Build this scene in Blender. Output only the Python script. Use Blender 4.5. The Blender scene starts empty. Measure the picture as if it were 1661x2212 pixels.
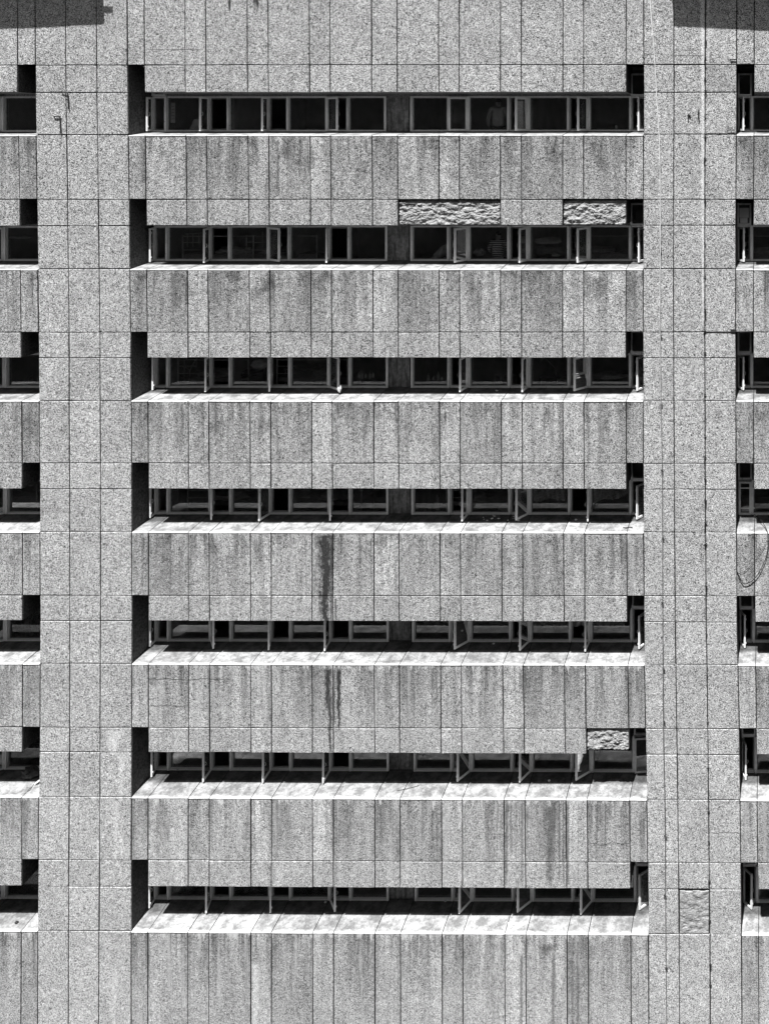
import bpy, bmesh, math, random
from mathutils import Vector, Matrix, noise as mnoise
random.seed(7)
S = bpy.context.scene
COL = S.collection

# ------------------------------------------------------------------ measures
U = 84.4            # survey units per metre on the facade plane
VX, VY = 1663.0, 300.0   # survey origin: the foot of the camera axis on the facade
CZ = 29.0           # camera height
D = 24.87           # camera distance from the facade
DEP = 0.95          # depth of the window recess
SLOPE = 0.109 / DEP
def X(x): return (x - VX) / U
def Z(y): return CZ + (VY - y) / U

# ------------------------------------------------------------------ camera
cam = bpy.data.cameras.new('camera'); co = bpy.data.objects.new('camera', cam)
COL.objects.link(co); S.camera = co
co.location = (0, -D, CZ); co.rotation_euler = (math.radians(90), 0, 0)
cam.sensor_fit = 'HORIZONTAL'; cam.sensor_width = 36
cam.lens = 36 * D * U / 1661.0
cam.shift_x = (830.5 - VX) / 1661.0
cam.shift_y = -(1106 - VY) / 1661.0
cam.clip_end = 2000

# ------------------------------------------------------------------ sky and sun
SUN = Vector((0.11, 1.0, -2.2)).normalized()      # direction the light travels
elev = math.asin(-SUN.z)
w = bpy.data.worlds.new('World'); S.world = w; w.use_nodes = True
nt = w.node_tree; bg = nt.nodes['Background']
sky = nt.nodes.new('ShaderNodeTexSky'); sky.sky_type = 'NISHITA'; sky.sun_disc = False
sky.sun_elevation = elev; sky.sun_rotation = math.atan2(-SUN.x, -SUN.y)
bw = nt.nodes.new('ShaderNodeRGBToBW')              # black and white photograph
nt.links.new(sky.outputs[0], bw.inputs[0]); nt.links.new(bw.outputs[0], bg.inputs[0])
bg.inputs[1].default_value = 0.075
sl = bpy.data.lights.new('sun', 'SUN'); sl.energy = 5.0; sl.angle = math.radians(0.5)
so = bpy.data.objects.new('sun', sl); COL.objects.link(so)
so.rotation_euler = SUN.to_track_quat('-Z', 'Y').to_euler(); so.location = (0, -20, 60)
S.view_settings.view_transform = 'Standard'; S.view_settings.look = 'None'
S.view_settings.gamma = 1; S.view_settings.exposure = 0.93

# ------------------------------------------------------------------ node helpers
class NT:
    def __init__(s, name):
        s.m = bpy.data.materials.new(name); s.m.use_nodes = True
        s.t = s.m.node_tree; s.b = s.t.nodes['Principled BSDF']
        s.b.inputs['Specular IOR Level'].default_value = 0.2
    def n(s, typ, **k):
        o = s.t.nodes.new(typ)
        for a, b in k.items(): setattr(o, a, b)
        return o
    def put(s, sock, v):
        if isinstance(v, (int, float)): sock.default_value = v
        elif isinstance(v, tuple): sock.default_value = v
        else: s.t.links.new(v, sock)
    def math(s, op, a, b=0.0, c=None, clamp=False):
        o = s.n('ShaderNodeMath', operation=op, use_clamp=clamp)
        s.put(o.inputs[0], a); s.put(o.inputs[1], b)
        if c is not None: s.put(o.inputs[2], c)
        return o.outputs[0]
    def ramp(s, v, a, b, c, d, smooth=False):
        o = s.n('ShaderNodeMapRange'); o.interpolation_type = 'SMOOTHSTEP' if smooth else 'LINEAR'
        s.put(o.inputs[0], v)
        for i, q in zip((1, 2, 3, 4), (a, b, c, d)): s.put(o.inputs[i], q)
        return o.outputs[0]
    def pos(s):
        if not hasattr(s, '_p'):
            s._p = s.n('ShaderNodeNewGeometry').outputs['Position']
            x = s.n('ShaderNodeSeparateXYZ'); s.t.links.new(s._p, x.inputs[0])
            s.px, s.py, s.pz = x.outputs
        return s._p
    def vec(s, sx, sy, sz, off=(0, 0, 0)):
        o = s.n('ShaderNodeMapping'); s.t.links.new(s.pos(), o.inputs[0])
        o.inputs['Scale'].default_value = (sx, sy, sz); o.inputs['Location'].default_value = off
        return o.outputs[0]
    def noise(s, scale, detail=2.0, rough=0.5, dist=0.0, v=None):
        o = s.n('ShaderNodeTexNoise'); s.put(o.inputs['Vector'], v if v is not None else s.pos())
        o.inputs['Scale'].default_value = scale; o.inputs['Detail'].default_value = detail
        o.inputs['Roughness'].default_value = rough; o.inputs['Distortion'].default_value = dist
        return o.outputs[0]
    def attr(s, name):
        return s.n('ShaderNodeAttribute', attribute_name=name).outputs['Fac']
    def bump(s, h, strength, dist):
        o = s.n('ShaderNodeBump'); o.inputs['Strength'].default_value = strength
        o.inputs['Distance'].default_value = dist; s.put(o.inputs['Height'], h)
        s.t.links.new(o.outputs[0], s.b.inputs['Normal'])
    def color(s, v):
        c = s.n('ShaderNodeCombineColor')
        for i in range(3): s.put(c.inputs[i], v)
        s.t.links.new(c.outputs[0], s.b.inputs['Base Color'])

def concrete(name, kind):
    q = NT(name); q.b.inputs['Roughness'].default_value = 0.95; q.pos()
    px, pz = q.px, q.pz
    tone = q.attr('tone'); v = q.attr('drop')
    g1 = q.noise(25, 2.0, 0.6, 2.0)
    g2 = q.noise(58, 1.0, 0.5, 0.8)
    big = q.noise(0.9, 3, 0.6)
    mid = q.noise(5, 3, 0.6)
    grain = q.math('ADD', q.math('MULTIPLY', g1, 0.62), q.math('MULTIPLY', g2, 0.38))
    if kind == 'pier':
        a = q.ramp(grain, 0.405, 0.595, 0.01, 0.71)
        a = q.math('ADD', 0.35, q.math('MULTIPLY', q.math('SUBTRACT', a, 0.35), q.ramp(pz, Z(2300), Z(300), 0.85, 1.12)))
        amp = 1.0
    else:
        a = q.ramp(grain, 0.40, 0.605, 0.02, 0.63)
        a = q.math('ADD', 0.33, q.math('MULTIPLY', q.math('SUBTRACT', a, 0.33), q.ramp(pz, Z(2100), Z(300), 0.85, 1.2)))
        amp = 0.8
    val = q.math('MULTIPLY', a, q.ramp(big, 0.3, 0.7, 0.88, 1.10))
    val = q.math('MULTIPLY', val, q.ramp(mid, 0.3, 0.7, 0.9, 1.1))
    val = q.math('MULTIPLY', val, tone)
    val = q.math('MULTIPLY', val, q.ramp(pz, Z(2212), Z(0), 1.13, 0.92))      # paler low down, darker towards the top
    if kind == 'band':
        # rain-washed vertical streaks, heavier below the sill
        s1 = q.noise(1.0, 3, 0.62, 0.0, q.vec(3.4, 1, 0.22))
        s2 = q.noise(1.0, 2, 0.6, 0.0, q.vec(13, 1, 0.5, (3, 0, 0)))
        fade = q.ramp(v, 0.0, 1.9, 1.0, 0.25)
        st = q.math('MULTIPLY', q.ramp(s1, 0.42, 0.60, 0.0, 1.0, True), fade)
        val = q.math('MULTIPLY', val, q.ramp(st, 0, 1, 1.10, 0.60))
        bl = q.noise(1.0, 4, 0.68, 0.4, q.vec(1.9, 1, 1.5, (4, 0, 7)))
        bm_ = q.math('MULTIPLY', q.math('MULTIPLY', q.ramp(bl, 0.50, 0.66, 0.0, 1.0, True), q.ramp(v, 0.1, 1.5, 1.0, 0.1)), q.ramp(pz, Z(1700), Z(700), 0.35, 1.0))
        val = q.math('MULTIPLY', val, q.ramp(bm_, 0, 1, 1.0, 0.45))
        st2 = q.math('MULTIPLY', q.ramp(s2, 0.52, 0.70, 0.0, 1.0), q.ramp(v, 0, 1.7, 1.0, 0.35))
        val = q.math('MULTIPLY', val, q.ramp(st2, 0, 1, 1.0, 0.5))
        lt = q.math('MULTIPLY', q.ramp(q.noise(1.0, 2, 0.6, 0, q.vec(5.5, 1, 0.3, (9, 0, 2))), 0.56, 0.7, 0.0, 1.0, True), q.ramp(pz, Z(2200), Z(500), 0.75, 0.0))
        mx = q.n('ShaderNodeMix'); q.put(mx.inputs[0], lt); q.put(mx.inputs[2], val); q.put(mx.inputs[3], q.ramp(grain, 0.35, 0.62, 0.30, 0.50)); val = mx.outputs[0]
    # single stains and cracks that the photograph shows: (x, y0, y1, half width, wobble, value, strength)
    wob = q.noise(1.0, 3, 0.6, 0, q.vec(1, 1, 3.0)); fine = q.noise(1.0, 5, 0.75, 0, q.vec(16, 1, 7))
    def streak(val, x, y0, y1, hw, wb, col, strength, soft=0.55):
        dx = q.math('ABSOLUTE', q.math('ADD', q.math('SUBTRACT', px, X(x)), q.math('MULTIPLY', q.math('SUBTRACT', wob, 0.5), wb)))
        dx = q.math('ADD', dx, q.math('MULTIPLY', q.math('SUBTRACT', fine, 0.5), hw / U * 3.4))
        if hw > 3.4: dx = q.math('DIVIDE', dx, q.ramp(pz, Z(y1), Z(y0), 0.45, 1.15))
        m = q.ramp(dx, hw / U * (1 - soft), hw / U * (1 + soft), strength, 0.0)
        m = q.math('MULTIPLY', m, q.ramp(q.math('ADD', pz, q.math('MULTIPLY', fine, 0.25)), Z(y1) + .05, Z(y1) + 0.22, 0, 1))
        m = q.math('MULTIPLY', m, q.ramp(pz, Z(y0) - 0.08, Z(y0), 1, 0))
        mx = q.n('ShaderNodeMix'); q.put(mx.inputs[0], m); q.put(mx.inputs[2], val)
        q.put(mx.inputs[3], q.math('MULTIPLY', q.ramp(grain, 0.35, 0.62, 0.3, 1.5), col)); return mx.outputs[0]
    if kind == 'band':
        # lime wash that has run over the sill edge
        rag = q.noise(1.0, 4, 0.75, 0, q.vec(7, 1, 0.2, (2, 0, 5)))
        lw = q.math('MULTIPLY', q.ramp(q.math('SUBTRACT', v, q.ramp(rag, 0.50, 0.72, 0.01, 0.30)), -0.01, 0.02, 1.0, 0.0), q.ramp(pz, Z(1500), Z(800), 0.9, 0.25))
        mx = q.n('ShaderNodeMix'); q.put(mx.inputs[0], lw); q.put(mx.inputs[2], val); q.put(mx.inputs[3], q.ramp(grain, .35, .62, .38, .62)); val = mx.outputs[0]
        for a_ in [(703, 1152, 1385, 13.5, 0.26, 0.032, 0.98), (716, 1155, 1340, 2, 0.02, 0.05, 0.8), (725, 1290, 1345, 2, 0.05, 0.06, 0.8),
                   (708, 1442, 1520, 6.5, 0.14, 0.03, 0.97), (712, 1500, 1625, 4.5, 0.12, 0.05, 0.95), (732, 1445, 1578, 4, 0.10, 0.03, 0.97), (722, 1445, 1560, 2, .1, .08, .7),
                   (1187, 1740, 1912, 11, 0.10, 0.09, 0.8, 0.8), (1208, 1730, 1905, 2, 0.03, 0.08, 0.6), (1217, 1730, 1905, 2, 0.03, 0.07, 0.6),
                   (1227, 1728, 1910, 2, 0.03, 0.06, 0.6), (1198, 1730, 1800, 2, 0.03, 0.09, 0.7), (1222, 1728, 1860, 1.6, 0.03, 0.07, 0.8),
                   (1094, 1730, 1910, 3.5, 0.04, 0.10, 0.75), (1104, 1730, 1850, 3, 0.04, 0.12, 0.6), (1128, 1730, 1905, 3, 0.05, 0.12, 0.6),
                   (1181, 2038, 2062, 17, 0.2, 0.08, 0.8, 0.7), (1195, 2060, 2212, 3, 0.05, 0.11, 0.7), (1237, 2025, 2240, 4, 0.04, 0.09, 0.6),
                   (1248, 2030, 2240, 2.5, 0.04, 0.10, 0.6), (1126, 2060, 2240, 3, 0.05, 0.12, 0.7),
                   (600, 300, 420, 3, .03, .10, .7), (962, 885, 915, 3, .02, .06, .9), (552, 2080, 2230, 9, .25, .55, .8)]:
            val = streak(val, *a_)
    else:
        for a_ in [(496, -60, 24, 4, 0.05, 0.02, 0.98), (551, -60, 12, 9, 0.1, 0.03, 0.9), (556, -60, 22, 3.5, 0.1, 0.03, 0.9),
                   (1518, -80, 700, 4.0, 0.015, 0.62, 0.9), (1530, -80, 135, 3.0, 0.01, 0.55, 0.7),
                   (246, 1575, 1632, 15, 0.2, 0.62, 0.75), (262, 1626, 1735, 6, 0.1, 0.60, 0.7), (251, 1726, 1870, 6, 0.2, 0.60, 0.65),
                   (263, 1805, 1850, 4, 0.1, 0.62, 0.8), (211, 1810, 1858, 2.5, 0.03, 0.62, 0.8), (178, 1925, 1945, 12, .1, .55, .7),
                   (248, 2100, 2212, 8, 0.3, 0.55, 0.6), (1447, 1800, 1860, 3, 0.04, 0.62, 0.7), (1425, 1575, 1700, 12, 0.1, 0.5, 0.5)]:
            val = streak(val, *a_)
    def crack(val, x0, x1, y, amp, sd):
        n1 = q.noise(1.0, 4, 0.65, 0, q.vec(2.2, 0, 0, (sd, 0, 0)))
        dz = q.math('ABSOLUTE', q.math('SUBTRACT', q.math('SUBTRACT', pz, Z(y)), q.math('MULTIPLY', q.math('SUBTRACT', n1, 0.5), amp)))
        m = q.ramp(dz, 0.004, 0.014, 1, 0)
        m = q.math('MULTIPLY', m, q.ramp(px, X(x0), X(x0) + .05, 0, 1)); m = q.math('MULTIPLY', m, q.ramp(px, X(x1) - .05, X(x1), 1, 0))
        return q.math('MULTIPLY', val, q.ramp(m, 0, 1, 1, 0.25))
    if kind == 'band':
        for c in [(322, 500, 1468, 0.30, 1.3), (1268, 1362, 1823, 0.45, 4.1), (322, 400, 1525, 0.3, 7.7)]: val = crack(val, *c)
    else:
        for c in [(315, 440, 106, 0.10, 2.3), (1456, 1524, 119, 0.10, 3.9), (1535, 1600, 1800, 0.25, 6.2)]: val = crack(val, *c)
    q.color(val)
    q.bump(q.math('ADD', grain, q.math('MULTIPLY', mid, 0.3)), 0.9, 0.030 * amp)
    return q.m

def plain(name, val, rough=0.8, ns=8, amt=0.2, bump=0.0, metal=0.0, bs=None):
    q = NT(name); q.b.inputs['Roughness'].default_value = rough; q.b.inputs['Metallic'].default_value = metal
    n = q.noise(ns, 4, 0.6); q.color(q.math('MULTIPLY', q.ramp(n, 0.3, 0.7, 1 - amt, 1 + amt), val))
    if bump: q.bump(q.noise(bs or ns * 2, 3, 0.6), 0.8, bump)
    return q.m

M = {}
M['pier'] = concrete('exposed_aggregate', 'pier')
M['band'] = concrete('streaked_aggregate', 'band')
M['joint'] = plain('dark_joint', 0.008)
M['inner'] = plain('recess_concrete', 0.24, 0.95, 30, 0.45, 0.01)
M['side'] = plain('shade_toned_concrete', 0.075, 0.95, 22, 0.75, 0.02)  # same concrete, its colour darkened to deepen the shade on recess sides
# sills: cement with pale salt bloom along the edge and grey dirt patches
q = NT('sill_cement'); q.b.inputs['Roughness'].default_value = 0.9; q.pos()
a = q.ramp(q.noise(3.5, 5, 0.7), 0.40, 0.60, 0.17, 0.38)
b = q.ramp(q.noise(22, 3, 0.6), 0.35, 0.65, 0.8, 1.12)
edge = q.ramp(q.math('ADD', q.py, q.math('MULTIPLY', q.noise(4, 4, .7), 0.25)), 0.13, 0.27, 0.58, 0.0)
c = q.math('MULTIPLY', q.math('MAXIMUM', a, edge), b)
c = q.math('MULTIPLY', c, q.attr('tone'))
sp = q.n('ShaderNodeTexVoronoi'); q.put(sp.inputs['Vector'], q.pos()); sp.inputs['Scale'].default_value = 5
c = q.math('MULTIPLY', c, q.ramp(sp.outputs['Distance'], 0.03, 0.09, 0.35, 1.0))
back = q.ramp(q.py, 0.46, 0.60, 1.0, 0.30)        # shade of the recess put into the colour towards the back
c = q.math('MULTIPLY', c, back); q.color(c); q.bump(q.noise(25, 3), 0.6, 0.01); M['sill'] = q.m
# painted timber
q = NT('worn_white_paint'); q.b.inputs['Roughness'].default_value = 0.6
n = q.ramp(q.noise(1.0, 4, 0.7, 0, q.vec(60, 60, 9)), 0.36, 0.66, 0.72, 0.92)
p = q.ramp(q.noise(9, 5, 0.75), 0.62, 0.70, 1.0, 0.45)
q.color(q.math('MULTIPLY', n, p)); q.bump(q.noise(1.0, 3, 0.6, 0, q.vec(90, 90, 8)), 0.5, 0.006); M['paint'] = q.m
M['rebatepaint'] = plain('rebate_shade_paint', 0.22, 0.7, 12, 0.4)  # dark of the recessed rebate put into the inner frames' colour
# rough broken concrete
q = NT('broken_concrete'); q.b.inputs['Roughness'].default_value = 0.95
q.color(q.math('MULTIPLY', q.ramp(q.noise(7, 5, 0.7), 0.35, 0.65, 0.22, 0.46), q.ramp(q.noise(38, 3, 0.7), 0.35, 0.65, 0.6, 1.2))); q.bump(q.noise(26, 5, 0.75), 0.9, 0.03); M['rough'] = q.m
# centre infill panel
q = NT('weathered_board'); q.b.inputs['Roughness'].default_value = 0.85
n = q.noise(1.0, 4, 0.65, 0, q.vec(9, 1, 1.4)); n2 = q.noise(12, 4, 0.7)
q.color(q.math('MULTIPLY', q.ramp(n, 0.35, 0.65, 0.10, 0.36), q.ramp(n2, 0.3, 0.65, 0.55, 1.2))); M['board'] = q.m
# glass: thin pane, fresnel mirror over clear with a film of dust
q = NT('window_glass'); t = q.t
tr = q.n('ShaderNodeBsdfTransparent'); tr.inputs[0].default_value = (0.86, 0.86, 0.86, 1)
gl = q.n('ShaderNodeBsdfGlossy'); gl.inputs['Roughness'].default_value = 0.02; gl.inputs[0].default_value = (1, 1, 1, 1)
df = q.n('ShaderNodeBsdfDiffuse'); df.inputs[0].default_value = (0.5, 0.5, 0.5, 1)
fr = q.n('ShaderNodeFresnel'); fr.inputs[0].default_value = 1.5
m1 = q.n('ShaderNodeMixShader'); t.links.new(fr.outputs[0], m1.inputs[0]); t.links.new(tr.outputs[0], m1.inputs[1]); t.links.new(gl.outputs[0], m1.inputs[2])
m2 = q.n('ShaderNodeMixShader'); t.links.new(q.ramp(q.noise(5, 4, 0.7), 0.38, 0.72, 0.01, 0.07), m2.inputs[0]); t.links.new(m1.outputs[0], m2.inputs[1]); t.links.new(df.outputs[0], m2.inputs[2])
t.links.new(m2.outputs[0], t.nodes['Material Output'].inputs['Surface']); M['glass'] = q.m
M['room'] = plain('room_plaster', 0.42, 0.9, 2, 0.2)
M['metal'] = plain('dark_rusted_metal', 0.03, 0.6, 20, 0.4)
M['steel'] = plain('painted_steel', 0.55, 0.4, 20, 0.2)
M['rubber'] = plain('black_rubber', 0.015, 0.5, 20, 0.2)
M['paving'] = plain('paving', 0.09, 0.95, 0.5, 0.3, 0.01, bs=8)
M['skin'] = plain('skin', 0.42, 0.6, 10, 0.06)
M['hair'] = plain('dark_hair', 0.02, 0.6, 40, 0.3)
M['cloth_light'] = plain('pale_cloth', 0.62, 0.95, 12, 0.12, 0.01)
M['cloth_mid'] = plain('grey_cloth', 0.34, 0.95, 12, 0.15, 0.01)
M['cloth_dark'] = plain('dark_cloth', 0.06, 0.95, 12, 0.2)
M['paper'] = plain('white_paper', 0.8, 0.8, 6, 0.05)
q = NT('striped_cloth'); q.b.inputs['Roughness'].default_value = 0.9; q.pos()
sn = q.math('SINE', q.math('MULTIPLY', q.pz, 2 * math.pi / 0.048)); q.color(q.ramp(sn, -0.1, 0.2, 0.04, 0.8)); M['stripe'] = q.m
q = NT('curtain_cloth'); q.b.inputs['Roughness'].default_value = 0.95; q.pos()
q.color(q.ramp(q.math('SINE', q.math('MULTIPLY', q.pz, 160)), -1, 1, 0.42, 0.6)); M['curtain'] = q.m
# rope bleached by the sun in its upper, dirtier in its lower length
q = NT('rope_fibre'); q.b.inputs['Roughness'].default_value = 0.8; q.pos()
q.color(q.math('MULTIPLY', q.ramp(q.pz, Z(1000), Z(600), 0.16, 0.8), q.ramp(q.noise(1, 3, .6, 0, q.vec(30, 30, 6)), .3, .7, .7, 1.1))); M['rope'] = q.m

# ------------------------------------------------------------------ mesh helpers
WL = {}    # world location of each linked object
class MB:
    def __init__(s): s.v = []; s.f = []; s.mi = []; s.tn = []; s.dr = []
    def quad(s, pts, mi=0, tone=1.0, drops=None):
        i = len(s.v); s.v += [tuple(p) for p in pts]; s.f.append(tuple(range(i, i + len(pts)))); s.mi.append(mi); s.tn.append(tone)
        s.dr.append(drops or [0.0] * len(pts))
    def box(s, x0, x1, y0, y1, z0, z1, mi=0, tone=1.0):
        p = [(x0, y0, z0), (x1, y0, z0), (x1, y1, z0), (x0, y1, z0), (x0, y0, z1), (x1, y0, z1), (x1, y1, z1), (x0, y1, z1)]
        for f in ((0, 1, 5, 4), (1, 2, 6, 5), (2, 3, 7, 6), (3, 0, 4, 7), (4, 5, 6, 7), (3, 2, 1, 0)):
            s.quad([p[k] for k in f], mi, tone)
    def obox(s, c, ax, ay, az, mi=0, tone=1.0):       # oriented box: centre and half-axis vectors
        c = Vector(c); p = [c + a * ax + b * ay + d * az for d in (-1, 1) for a, b in ((-1, -1), (1, -1), (1, 1), (-1, 1))]
        for f in ((0, 1, 5, 4), (1, 2, 6, 5), (2, 3, 7, 6), (3, 0, 4, 7), (4, 5, 6, 7), (3, 2, 1, 0)):
            s.quad([p[k] for k in f], mi, tone)
    def hexa(s, lo, hi, mi=0, tone=1.0):              # two rings of 4 points
        p = list(lo) + list(hi)
        for f in ((0, 1, 5, 4), (1, 2, 6, 5), (2, 3, 7, 6), (3, 0, 4, 7), (4, 5, 6, 7), (3, 2, 1, 0)):
            s.quad([p[k] for k in f], mi, tone)
    def tube(s, pts, r, n=8, mi=0):
        pts = [Vector(p) for p in pts]; rings = []
        for i, p in enumerate(pts):
            d = (pts[min(i + 1, len(pts) - 1)] - pts[max(i - 1, 0)]).normalized()
            u = d.cross(Vector((0, 1, 0.01))); u = u.normalized() if u.length > 1e-4 else Vector((1, 0, 0)); v = d.cross(u).normalized()
            rr = r[i] if isinstance(r, (list, tuple)) else r
            rings.append([p + (u * math.cos(2 * math.pi * k / n) + v * math.sin(2 * math.pi * k / n)) * rr for k in range(n)])
        for a, b in zip(rings, rings[1:]):
            for k in range(n): s.quad([a[k], a[(k + 1) % n], b[(k + 1) % n], b[k]], mi)
        s.quad(list(reversed(rings[0])), mi); s.quad(rings[-1], mi)
    def build(s, name, mats, parent=None, smooth=False, weld=False):
        xs = [p[0] for p in s.v]; ys = [p[1] for p in s.v]; zs = [p[2] for p in s.v]
        o0 = Vector(((min(xs) + max(xs)) / 2, (min(ys) + max(ys)) / 2, min(zs)))
        me = bpy.data.meshes.new(name)
        me.from_pydata([(p[0] - o0.x, p[1] - o0.y, p[2] - o0.z) for p in s.v], [], s.f)
        for m in (mats if isinstance(mats, (list, tuple)) else [mats]): me.materials.append(m)
        me.polygons.foreach_set('material_index', s.mi)
        at = me.attributes.new('tone', 'FLOAT', 'FACE'); at.data.foreach_set('value', s.tn)
        at = me.attributes.new('drop', 'FLOAT', 'CORNER'); at.data.foreach_set('value', [d for r in s.dr for d in r])
        if weld:
            bm = bmesh.new(); bm.from_mesh(me); bmesh.ops.remove_doubles(bm, verts=bm.verts, dist=0.0005); bm.to_mesh(me); bm.free()
        if smooth: me.polygons.foreach_set('use_smooth', [True] * len(me.polygons))
        return place(name, me, o0, parent)
def place(name, data, loc, parent=None):
    o = bpy.data.objects.new(name, data); COL.objects.link(o)
    loc = Vector(loc); WL[o.name] = loc
    if parent is not None: o.parent = parent; o.location = loc - WL[parent.name]
    else: o.location = loc
    return o
def tag(o, label=None, cat=None, group=None, kind=None):
    for k, v in (('label', label), ('category', cat), ('group', group), ('kind', kind)):
        if v: o[k] = v
    return o
def root(name, loc, *a, **k): return tag(place(name, None, loc), *a, **k)

# ------------------------------------------------------------------ surveyed joint lines
YK = [50, 200, 400, 700, 1000, 1350, 1550, 1800, 2150]
J = [[37.5, 37.5, 42, 45.5, 47.5, 48.5, 48, 47, 44.5],
 [75, 76.5, 79.5, 83, 85.5, 86.5, 85.8, 83, 80.5],
 [141, 142, 145.5, 148.5, 150, 150.5, 150, 149, 147],
 [208, 209, 212, 215.5, 217, 217, 216, 215, 212.5],
 [274, 275.5, 278.5, 282, 284, 285, 284.5, 283.5, 283],
 [310.5, 312.5, 315, 318, 320, 320.5, 320.5, 319.5, 318.5],
 [399, 400.5, 403, 406, 407, 407, 407.5, 406.5, 405],
 [443.5, 445, 447, 450.5, 451.5, 452.5, 452.5, 452, 451],
 [533, 535, 537, 539.5, 540.5, 541.5, 542, 542, 541.5],
 [578.5, 580, 581, 584, 585, 586, 586.5, 586.5, 586],
 [668, 669, 670.5, 672, 673.5, 674, 674.5, 675, 675.5],
 [712.5, 713.5, 715, 716.5, 718, 719, 720, 720, 720.5],
 [802, 803, 804.5, 806, 807.5, 808, 809, 809.5, 810],
 [857.5, 858, 859, 860, 861, 862, 863, 864, 865.5],
 [947, 948, 948, 948.5, 949.5, 951, 952.5, 954, 955.5],
 [991.5, 992, 992.5, 993, 994, 995, 997, 998.5, 1000],
 [1081, 1080.5, 1081, 1081, 1083, 1084.5, 1087, 1089, 1091],
 [1126, 1126, 1126.5, 1126.5, 1128, 1129.5, 1131.5, 1134.5, 1137],
 [1216, 1215.5, 1215.5, 1215, 1216, 1218.5, 1220, 1223.5, 1225.5],
 [1260.5, 1260.5, 1260.5, 1260.5, 1261.5, 1263.5, 1265.5, 1269, 1271.5],
 [1353, 1352.5, 1352, 1352, 1353, 1355, 1358, 1360.5, 1364],
 [1390, 1390.5, 1389.2, 1389, 1389.5, 1391, 1394, 1398.5, 1402],
 [1455.5, 1456, 1455, 1455, 1456.5, 1458.5, 1461.5, 1465, 1468],
 [1524, 1523, 1522.5, 1522.5, 1523, 1525.5, 1528.5, 1531, 1534.5],
 [1591.5, 1591, 1589.5, 1589, 1590, 1592, 1596.5, 1599.5, 1603],
 [1629, 1629, 1627.5, 1627, 1628, 1631, 1633.5, 1636, 1640]]
def shifted(i, d): return [v + d for v in J[i]]
J = [shifted(0, -370), shifted(0, -226.5), shifted(0, -136.5), shifted(0, -92)] + J + [shifted(25, 89), shifted(25, 134), shifted(25, 223), shifted(25, 363)]
K0 = 4                                    # index of the first surveyed joint
def xj(k, y):
    t = J[k]
    if y <= YK[0]: return t[0]
    for i in range(len(YK) - 1):
        if y <= YK[i + 1]:
            f = (y - YK[i]) / (YK[i + 1] - YK[i]); return t[i] * (1 - f) + t[i + 1] * f
    return t[-1]
# horizontal joints: (left, right) at x=180 and x=1490: notch top, lintel bottom, sill front
ROW = [((139.5, 138.5), (199, 198.5), (291.5, 290.5)), ((430, 430), (487.5, 486), (581.5, 581.5)),
       ((717.5, 717), (773, 773), (866, 866)), ((1000.5, 1001), (1056.5, 1057), (1149.5, 1151)),
       ((1286.5, 1288), (1341.5, 1344.5), (1434.5, 1437)), ((1572, 1575), (1625.5, 1631), (1723, 1729)),
       ((1858.5, 1865), (1916, 1922), (2013, 2020))]
def hy(p, x): return p[0] + (p[1] - p[0]) * (x - 180) / 1310.0

# ------------------------------------------------------------------ the ground
mb = MB(); mb.quad([(-600, -600, 0), (600, -600, 0), (600, 600, 0), (-600, 600, 0)])
tag(mb.build('ground', M['paving']), kind='structure')

# ------------------------------------------------------------------ unseen block added behind the viewer to darken sky fill and glass reflections
NB = root('unseen_sky_blocker', (0, -44, 0), 'plain dark block added behind the viewer to cut sky light and reflections', 'building')
mb = MB(); mb.box(-55, 45, -52, -36, 0, 44); mb.build('wall', plain('blocker_concrete', 0.10, 0.95), NB)
for i in range(11):
    mb = MB(); mb.box(-54, 44, -35.99, -35.93, 2.2 + i * 3.7, 3.8 + i * 3.7); mb.build('window_band', M['rubber'], NB)

# ------------------------------------------------------------------ the building
B = root('office_building', ((X(640)), 0.5, 0), 'tall grey concrete-panel tower block with long ribbon windows', 'building')
G = 1.0 / U    # half joint gap
def jit(a=0.006): return random.uniform(-a, a)
def panel(mb, xl0, xr0, xl1, xr1, yt0, yt1, yb0, yb1, tone, mi=0, band_top=None, thick=0.055):
    """cladding slab: x at top (xl0,xr0) and bottom (xl1,xr1); y of top and bottom edge at left/right"""
    c = random.uniform(0.004, 0.010); off = jit(0.006)
    P = [(X(xl1) + G, Z(yb0) + G), (X(xr1) - G, Z(yb1) + G), (X(xr0) - G, Z(yt1) - G), (X(xl0) + G, Z(yt0) - G)]
    P = [(a + jit(0.005), b + jit(0.005)) for a, b in P]
    sx = [1, -1, -1, 1]; sz = [1, 1, -1, -1]
    fr = [(P[i][0] + sx[i] * c, off, P[i][1] + sz[i] * c) for i in range(4)]
    md = [(P[i][0], off + c, P[i][1]) for i in range(4)]
    bk = [(P[i][0], thick, P[i][1]) for i in range(4)]
    bt = Z(band_top) if band_top is not None else fr[2][2]
    dr = lambda pts: [max(0, bt - p[2]) for p in pts]
    mb.quad(fr, mi, tone, dr(fr))
    for i in range(4):
        j = (i + 1) % 4
        a = [md[i], md[j], fr[j], fr[i]]; mb.quad(a, mi, tone, dr(a))
        a = [bk[i], bk[j], md[j], md[i]]; mb.quad(a, mi, tone, dr(a))
def grid(mb, k0, k1, topf, botf, tones, band_top=None, skip=(), mi=0):
    for k in range(k0, k1):
        if k in skip: continue
        ym = topf(xj(k, 0)); yb = botf(xj(k, 0))
        a0, b0 = xj(k, ym), xj(k + 1, ym); a1, b1 = xj(k, yb), xj(k + 1, yb)
        panel(mb, a0, b0, a1, b1, topf(a0), topf(b0), botf(a0), botf(b0), tones(k), mi, band_top=band_top(a0) if band_top else None)
rt = lambda lo=0.92, hi=1.08: (lambda k: random.uniform(lo, hi))
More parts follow.
